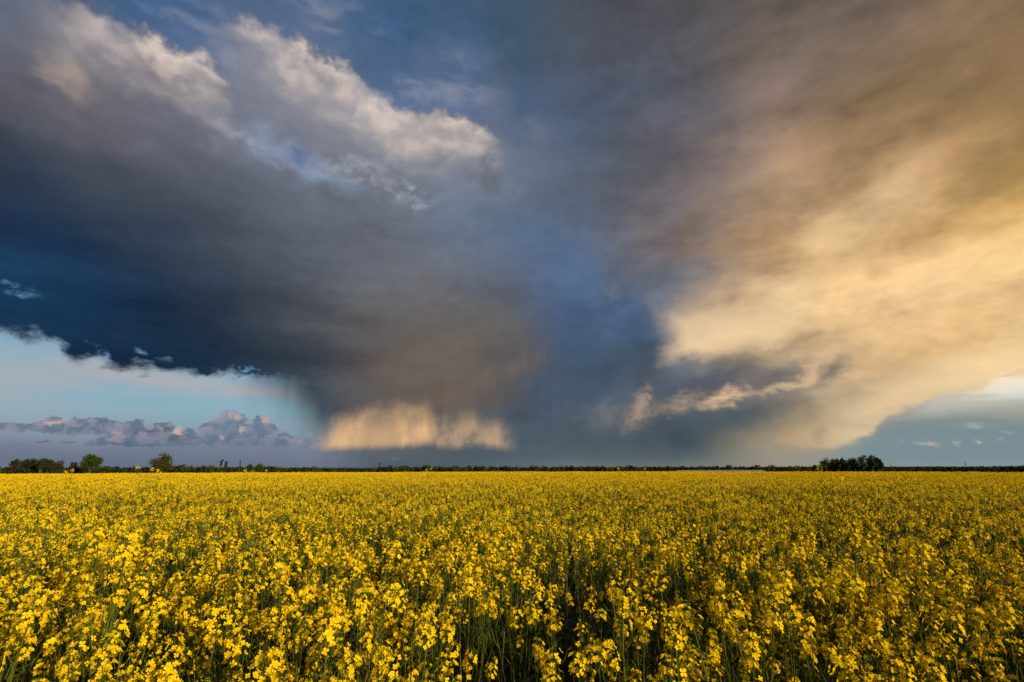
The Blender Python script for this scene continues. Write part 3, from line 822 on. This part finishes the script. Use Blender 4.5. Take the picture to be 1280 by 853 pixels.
for p in gs.data.polygons: p.use_smooth = True

# ------------------------------------------------------------------ trees
BARK = material('bark', (0.07, 0.055, 0.04), 0.9, second=(0.11, 0.09, 0.07), vscale=1.5, spec=0.1)
FOL = [material('foliage_green', (0.055, 0.080, 0.014), 0.7, 0.25, second=(0.05, 0.075, 0.015), vscale=.5, spec=.1, instvar=.4),
       material('foliage_olive', (0.100, 0.090, 0.016), 0.7, 0.25, second=(0.05, 0.055, 0.014), vscale=.5, spec=.1, instvar=.4),
       material('foliage_brown', (0.050, 0.040, 0.018), 0.7, 0.2, second=(0.035, 0.032, 0.014), vscale=.5, spec=.1, instvar=.4),
       material('foliage_dark', (0.022, 0.030, 0.010), 0.7, 0.2, second=(0.034, 0.040, 0.012), vscale=.5, spec=.1, instvar=.4)]
TR = random.Random(5)
def tree_mesh(H, Wd, kind, nleaf, ls, mat, base=0.25, lobes=9, seed=0):
    """trunk mesh and crown mesh of one tree: limbs end in uneven clumps of small leaf faces"""
    q = random.Random(seed)
    def rd(z0=-1, z1=1):
        z = q.uniform(z0, z1); a = q.uniform(0, 6.283); r = math.sqrt(1 - z * z); return Vector((r * math.cos(a), r * math.sin(a), z))
    tb, cb_ = MB(), MB()
    lean = Vector((q.uniform(-.05, .05) * H, q.uniform(-.05, .05) * H, 0))
    S = lambda t: Vector((lean.x * t * t, lean.y * t * t, H * t))
    tb.tube([S(t) for t in (0, .15, .4, .65, .9)], [H * .028, H * .022, H * .017, H * .010, H * .003], 0, 6)
    cl = []
    for i in range(lobes):
        if kind == 'cone':
            t = base + (1 - base) * (i + .5) / lobes; rad = Wd / 2 * (1.05 - t) / (1 - base)
            c = S(t) + rd(-.2, .2) * rad * .4; s = max(rad * .75, .05 * H)
        elif kind == 'tall':
            t = q.uniform(base, .93); rad = Wd * .22
            c = S(t) + rd(-.2, .2) * Wd * q.uniform(.0, .30); s = q.uniform(.22, .38) * Wd
        else:
            v = rd(-.85, 1) * q.uniform(.2, .66)
            c = S(base + (1 - base) * .5) + Vector((v.x * Wd / 2, v.y * Wd / 2, v.z * H * (1 - base) / 2)); s = q.uniform(.17, .32) * Wd
            if kind == 'bush': s = q.uniform(.18, .30) * Wd
        zt = H - s * .8
        if c.z > zt: c.z = zt
        cl.append((c, s))
        f = S(min(max(c.z / H - .22, .12), .8))
        tb.tube([f, f.lerp(c, .55) + Vector((0, 0, .04 * H)), c], [H * .009, H * .006, H * .002], 0, 4)
    tot = sum(s * s for c, s in cl)
    for c, s in cl:
        m = int(nleaf * s * s / tot)
        for i in range(m):
            d = rd(); r = s * (q.random() ** .45) * q.uniform(.75, 1.15)
            p = c + Vector((d.x * r, d.y * r, d.z * r * .85))
            if p.z < .1: continue
            n = (d + rd() * .9).normalized(); a = n.orthogonal().normalized(); a = Matrix.Rotation(q.uniform(0, 6), 3, n) @ a; b = n.cross(a)
            l = ls * q.uniform(.5, 1.2)
            cb_.face([p - a * l, p - b * l * .6, p + a * l, p + b * l * .6], 0)
    zm = max(p[2] for p in cb_.v); xm = sorted(math.hypot(p[0], p[1]) for p in cb_.v)[int(len(cb_.v) * .97)]
    kz, kx = H / zm, (Wd / 2) / xm
    for b_ in (tb, cb_): b_.v = [(x * kx, y * kx, z * kz) for x, y, z in b_.v]
    return tb.mesh('trunk', [BARK]), cb_.mesh('crown', [mat])
def dist_to(px, py, D):
    a, e = ae(px, py)
    x, y = D * math.sin(R(a)), D * math.cos(R(a))
    return x, y, EYE + D * math.tan(R(e)), D / 640.0 / max(math.cos(R(a)), .6)
def set_tree(name, meshes, x, y, z, rz, sc, label, cat='tree', group=None):
    r_ = bpy.data.objects.new(name, None); COL.objects.link(r_)
    r_.location = (x, y, z); r_.rotation_euler = (0, 0, rz); r_.scale = sc
    tag(r_, label, cat, group)
    for nm, me_ in zip(('trunk', 'crown'), meshes): new(nm, me_, r_)
    return r_
def solo(px, top, wpx, D, kind, mat, label, nleaf=900, ls=.42, base=.2, lobes=11, seed=1, name='tree', cat='tree', group=None):
    x, y, zt, pm = dist_to(px, top, D)
    zb = terrain(x, y) - .1
    H = zt - zb; Wd = wpx * D / 640.0 * (math.cos(R(ae(px, 585)[0])) ** 1)
    set_tree(name, tree_mesh(H, Wd, kind, nleaf, ls, mat, base, lobes, seed), x, y, zb, 0, (1, 1, 1), label, cat, group)
solo(116, 567, 21, 350, 'round', FOL[0], 'rounded green dense tree, left one of the two tall lone trees', 3200, .42, .24, 17, 3)
solo(205, 565, 22, 350, 'round', FOL[1], 'olive green uneven tree, right one of the two tall lone trees', 3200, .40, .08, 20, 8)
solo(194, 574, 6, 352, 'tall', FOL[2], 'thin sparse sapling leaning against the left side of the olive green tree', 160, .35, .3, 5, 9)
G1 = [(21, 573.5, 19, 'round', 2, 'spreading bare-topped tree at the left end of the sparse tree group'),
      (33, 574, 12, 'round', 3, 'narrow spindly tree second from the left in the sparse tree group'),
      (44, 572.5, 17, 'round', 2, 'open-crowned brownish tree in the middle of the sparse tree group'),
      (53, 572, 15, 'round', 3, 'tallest dark tree right of the middle of the sparse tree group'),
      (62, 574, 10, 'round', 3, 'narrow tree beside the gap in the sparse tree group'),
      (72, 574.5, 15, 'round', 2, 'thinly leaved tree standing at the right end of the sparse tree group'),
      (92, 577.5, 9, 'round', 2, 'spiky bare treetop rising out of the brown bush left of the rounded green tree'),
      (97, 581.5, 20, 'bush', 2, 'wide rounded brown bush just left of the rounded green tree')]
for k, (px, top, w, kd, mt, lb) in enumerate(G1):
    solo(px, top, w, 370 + (k % 3) * 6, kd, FOL[mt], lb, 900 if kd == 'round' else 420, .40, .08 if kd != 'bush' else .02, 13 if kd == 'round' else 7, 20 + k)
G2 = [(278, 574.5, 4.5, 'tall', 2, 'thin bare tree, the taller of the pair poking above the left hedgerow'),
      (283, 576.5, 4.5, 'tall', 2, 'thin bare tree, the shorter of the pair poking above the left hedgerow'),
      (300, 575.5, 9, 'cone', 3, 'dark pointed conifer right of the thin bare pair of trees'),
      (312, 580, 9, 'bush', 3, 'low round dark tree just right of the pointed conifer'),
      (326, 578.5, 12, 'round', 0, 'round dark green tree at the right end of the left hedgerow'),
      (266, 580.5, 9, 'round', 1, 'light green round tree at the left of the thin bare pair'),
      (474.5, 578.5, 5, 'cone', 3, 'dark slim conifer standing alone left of the rounded central tree belt'),
      (505, 581, 12, 'bush', 0, 'broad green tree just right of the dark slim conifer'),
      (533, 581, 11, 'bush', 0, 'round green tree in the central belt, below the gold cloud'),
      (667, 581.2, 18, 'bush', 3, 'wide dark tree that makes the highest hump of the central belt'),
      (735, 581.3, 15, 'bush', 3, 'dark humped tree in the belt right of the mast at the centre'),
      (912, 581.2, 13, 'bush', 0, 'humped green tree behind the long low shed, near its middle'),
      (962, 581, 12, 'bush', 1, 'rounded olive tree just past the right end of the long low shed'),
      (1018, 580.8, 11, 'bush', 3, 'small round dark tree just left of the tall tree clump')]
for k, (px, top, w, kd, mt, lb) in enumerate(G2):
    solo(px, top, w, 470, kd, FOL[mt], lb, 420, .55, .25 if kd == 'tall' else .03, 9, 50 + k)
G3 = [(1031, 571.5, 14, 'round', 'broad dark tree at the left end of the tall clump on the right horizon'),
      (1040, 573, 9, 'round', 'narrow round-topped tree second from the left in the tall clump'),
      (1046, 573, 7.5, 'round', 'thin stemmed tree left of the window of sky in the tall clump'),
      (1053, 572, 7.5, 'round', 'forked thin tree right of the window of sky in the tall clump'),
      (1060, 573.5, 13, 'round', 'lower bushy tree in the middle of the tall clump'),
      (1067, 572, 12, 'round', 'middle-height tree just left of the highest trees of the tall clump'),
      (1076, 568.3, 13, 'round', 'tallest round-headed tree of the clump on the right horizon'),
      (1088, 568.8, 12, 'round', 'tall leafy tree just right of the tallest one in the clump'),
      (1095, 571.5, 8, 'round', 'tall narrow tree second from the right end of the clump'),
      (1100, 573.5, 7, 'round', 'slim column-like tree at the right end of the tall clump')]
for k, (px, top, w, kd, lb) in enumerate(G3):
    solo(px, top, w, 415 + (k % 3) * 7, kd, FOL[3 if k % 3 else 0], lb, 1100 if kd == 'round' else 650, .42, .12, 14, 80 + k)
for k, (px, top, w) in enumerate(((1034, 579.5, 15), (1047, 581.5, 14), (1060, 578.5, 16), (1073, 580, 14), (1085, 581, 14), (1097, 581.5, 12))):
    solo(px, top, w, 432, 'bush', FOL[3], 'low dark undergrowth bush at the feet of the tall clump', 420, .5, .0, 8, 110 + k, 'bush', 'bush', 'undergrowth bushes below the tall clump')

# the long belt of ordinary trees
belt_me = []
for k in range(12):
    belt_me.append(tree_mesh(8.0, 8.5, 'bush', 260, .75, FOL[(3, 0, 3, 1, 3, 2)[k % 6]], .0, 9, 200 + k))
prof = [(-160, 583.5), (0, 583.5), (12, 583), (80, 584.5), (100, 583.5), (122, 582), (135, 583), (148, 583.2), (162, 584.3), (178, 583.5), (188, 584.5), (216, 582.6), (235, 582), (255, 582), (275, 583), (300, 583.5), (338, 583.5), (352, 583), (362, 585), (370, 583.6), (385, 584.2), (392, 583), (405, 585.3), (430, 585.6), (465, 585.5), (480, 583.3), (505, 582.5), (520, 583.2), (545, 583.2), (560, 583), (600, 583), (640, 583), (655, 582.5), (680, 583.5), (705, 583.3), (730, 582.6), (750, 583), (780, 582.8), (800, 582.6), (830, 583.2), (860, 583), (905, 582.8), (930, 582.2), (950, 582.4), (985, 582.7), (1015, 583), (1105, 583.6), (1130, 584.6), (1180, 584.4), (1240, 584.2), (1262, 583.4), (1280, 582), (1440, 582.5)]
xs_, ys_ = [p[0] for p in prof], [p[1] for p in prof]
px = -150.0
k = 0
while px < 1430:
    far_ = 400 < px < 470 or px > 1110
    D = TR.uniform(600, 680) if far_ else TR.uniform(520, 590)
    top = float(np.interp(px, xs_, ys_)) - .5 + TR.choice((-.9, -.5, 0, 0, .3, .6, .9)) + TR.uniform(-.3, .3)
    x, y, zt, pm = dist_to(px, top, D)
    zb = terrain(x, y) - .2
    H = max(zt - zb, 2.5)
    w = TR.uniform(.85, 1.25) * max(H, 5.0) / 8.0
    set_tree('tree', belt_me[k % 12 if TR.random() < .8 else TR.randrange(12)], x, y, zb, TR.uniform(0, 6.28), (w, w, H / 8.0),
             'bushy dark tree, one of many alike in the long unbroken tree belt along the horizon', 'tree', 'trees of the long belt along the horizon')
    px += TR.uniform(5.2, 7.4); k += 1

# far wooded rise behind everything
mb = MB()
for i in range(20000):
    az = TR.uniform(-62, 62); D = TR.uniform(2700, 3100)
    x, y = D * math.sin(R(az)), D * math.cos(R(az))
    z0 = terrain(x, y); h = 8.8 + 1.0 * mnoise.noise(Vector((az * .35, 0, 2))) + 1.0 * mnoise.noise(Vector((az * 2.3, 5, 2)))
    z = z0 + h * (TR.random() ** .5); s = TR.uniform(3, 7)
    n = Vector((TR.uniform(-1, 1), TR.uniform(-1, .2), TR.uniform(-.2, 1))).normalized(); a = n.orthogonal().normalized() * s; b = n.cross(a)
    mb.face([(x + v.x, y + v.y, z + v.z * .45) for v in (-a, -b, a, b)], 0)
wd = new('distant_woods', mb.mesh('distant_woods', [material('woods', (0.035, 0.045, 0.035), 0.9, second=(0.045, 0.05, 0.035), vscale=.01, spec=.05)]))
tag(wd, 'thin blue-green line of far woods on the horizon behind the tree belt', 'woods', None, 'stuff')

# ------------------------------------------------------------------ long low shed
WALL = material('shed_wall', (0.10, 0.095, 0.085), 0.8, second=(0.07, 0.065, 0.06), vscale=.4)
ROOFM = material('shed_roof', (0.24, 0.29, 0.35), 0.5, second=(0.18, 0.22, 0.27), vscale=.3, spec=.5)
WHITE = material('white_paint', (0.75, 0.74, 0.70), 0.5, second=(0.6, 0.6, 0.56), vscale=.8)
DARKM = material('shed_opening', (0.02, 0.02, 0.02), 0.8, second=(0.03, 0.03, 0.03))
DS = 440
xa, ya, zr, pm = dist_to(845.5, 588.0, DS); xb, yb, zr2, pm = dist_to(953, 587.4, DS)
yb = ya = (ya + yb) / 2
D2 = ya
xa = ae(845.5, 588)[0]; xb = ae(953, 588)[0]
xa, xb = math.tan(R(xa)) * ya, math.tan(R(xb)) * ya
L_ = xb - xa; zg = terrain((xa + xb) / 2, ya)
zr = EYE + math.tan(R(ae(900, 588.0)[1])) * ya / math.cos(R(ae(900, 588)[0]))
shed = bpy.data.objects.new('farm_shed', None); COL.objects.link(shed); shed.location = ((xa + xb) / 2, ya, zg)
tag(shed, 'long low farm shed with pale grey metal roof standing behind the rapeseed field', 'shed')
hr = zr - zg; he = hr - .7; hw = 4.5
mb = MB(); mb.box((0, 0, he / 2), (L_ - .6, hw * 2 - .6, he)); new('wall', mb.mesh('wall', [WALL]), shed)
for s in (-1, 1):
    mb = MB(); x0 = s * (L_ / 2 - .15)
    mb.face([(x0, -hw + .3, 0), (x0, hw - .3, 0), (x0, hw - .3, he), (x0, 0, hr - .1), (x0, -hw + .3, he)]); mb.face([(x0 - s * .1, -hw + .3, 0), (x0 - s * .1, -hw + .3, he), (x0 - s * .1, 0, hr - .1), (x0 - s * .1, hw - .3, he), (x0 - s * .1, hw - .3, 0)])
    new('gable', mb.mesh('gable', [WHITE]), shed)
mb = MB()
for s in (-1, 1):
    a, b = (s * (hw + .3), he - .08), (0, hr)
    q = [(-L_ / 2, a[0], a[1]), (L_ / 2, a[0], a[1]), (L_ / 2, 0, hr), (-L_ / 2, 0, hr)]
    mb.face(q); mb.face([(x, y, z + .1) for x, y, z in q][::-1]); mb.face([q[0], q[1], (q[1][0], q[1][1], q[1][2] + .1), (q[0][0], q[0][1], q[0][2] + .1)])
new('roof', mb.mesh('roof', [ROOFM]), shed)
for i in range(9):
    mb = MB(); mb.box((-L_ / 2 + L_ * (i + .5) / 9, -hw + .26, he * .42), (L_ / 9 * .6, .08, he * .8)); new('door', mb.mesh('door', [DARKM]), shed)
for i in range(10):
    mb = MB(); mb.box((-L_ / 2 + .2 + (L_ - .4) * i / 9, -hw + .22, he / 2), (.35, .12, he)); new('post', mb.mesh('post', [WHITE]), shed)

# ------------------------------------------------------------------ pylons of the power line
STEEL = material('steel', (0.12, 0.13, 0.14), 0.5, second=(0.16, 0.17, 0.18), vscale=.2)
def pylon_parts(H):
    mb = MB(); b0, b1 = 2.6, .45
    cor = lambda t: [(sx * (b0 + (b1 - b0) * t), sy * (b0 + (b1 - b0) * t), H * t) for sx, sy in ((-1, -1), (1, -1), (1, 1), (-1, 1))]
    for k in range(4): mb.tube([cor(0)[k], cor(.5)[k], cor(.92)[k], (0, 0, H)], [.26, .22, .18, .12], 0, 4)
    for j in range(9):
        c0, c1 = cor(j / 9 * .9), cor((j + 1) / 9 * .9)
        for k in range(4):
            mb.tube([c0[k], c1[(k + 1) % 4]], .11, 0, 3); mb.tube([c0[(k + 1) % 4], c1[k]], .11, 0, 3)
    arms = []
    for z, w in ((.72, 5.5), (.84, 4.2)):
        a = MB()
        for s in (-1, 1):
            a.tube([(0, 0, H * z), (s * w, 0, H * z + .3)], .16, 0, 4); a.tube([(0, 0, H * z + 1.6), (s * w, 0, H * z + .3)], .12, 0, 4)
            a.tube([(s * w, 0, H * z + .3), (s * w, 0, H * z - 1.3)], .10, 0, 4)
        arms.append(a.mesh('crossarm', [STEEL]))
    return mb.mesh('mast', [STEEL]), arms
mast_me, arm_me = pylon_parts(30.0)
PY = [(357, 577.6, 'faint lattice pylon on the horizon beneath the left rain shaft'), (409, 580, 'faint small pylon on the horizon over the lowest part of the tree belt'), (591, 577.6, 'thin lattice pylon rising behind the belt below the right end of the gold cloud'),
      (699, 578, 'thin lattice pylon behind the belt just right of the middle of the picture'), (806, 577.6, 'thin lattice pylon standing left of the long low shed'),
      (909, 578.4, 'thin lattice pylon behind the middle of the long low shed'), (1012, 579, 'faint lattice pylon just left of the tall tree clump'),
      (1113, 578.6, 'faint lattice pylon just right of the tall tree clump'), (1206, 577.6, 'faint lattice pylon farthest to the right along the horizon')]
for px, top, lb in PY:
    x, y, zt, pm = dist_to(px, top, 2150)
    zb = terrain(x, y); s = (zt - zb) / 30.0
    r_ = bpy.data.objects.new('power_pylon', None); COL.objects.link(r_); r_.location = (x, y, zb); r_.scale = (s, s, s); r_.rotation_euler = (0, 0, R(70))
    tag(r_, lb, 'pylon', 'pylons of the power line')
    new('mast', mast_me, r_)
    for a in arm_me: new('crossarm', a, r_)
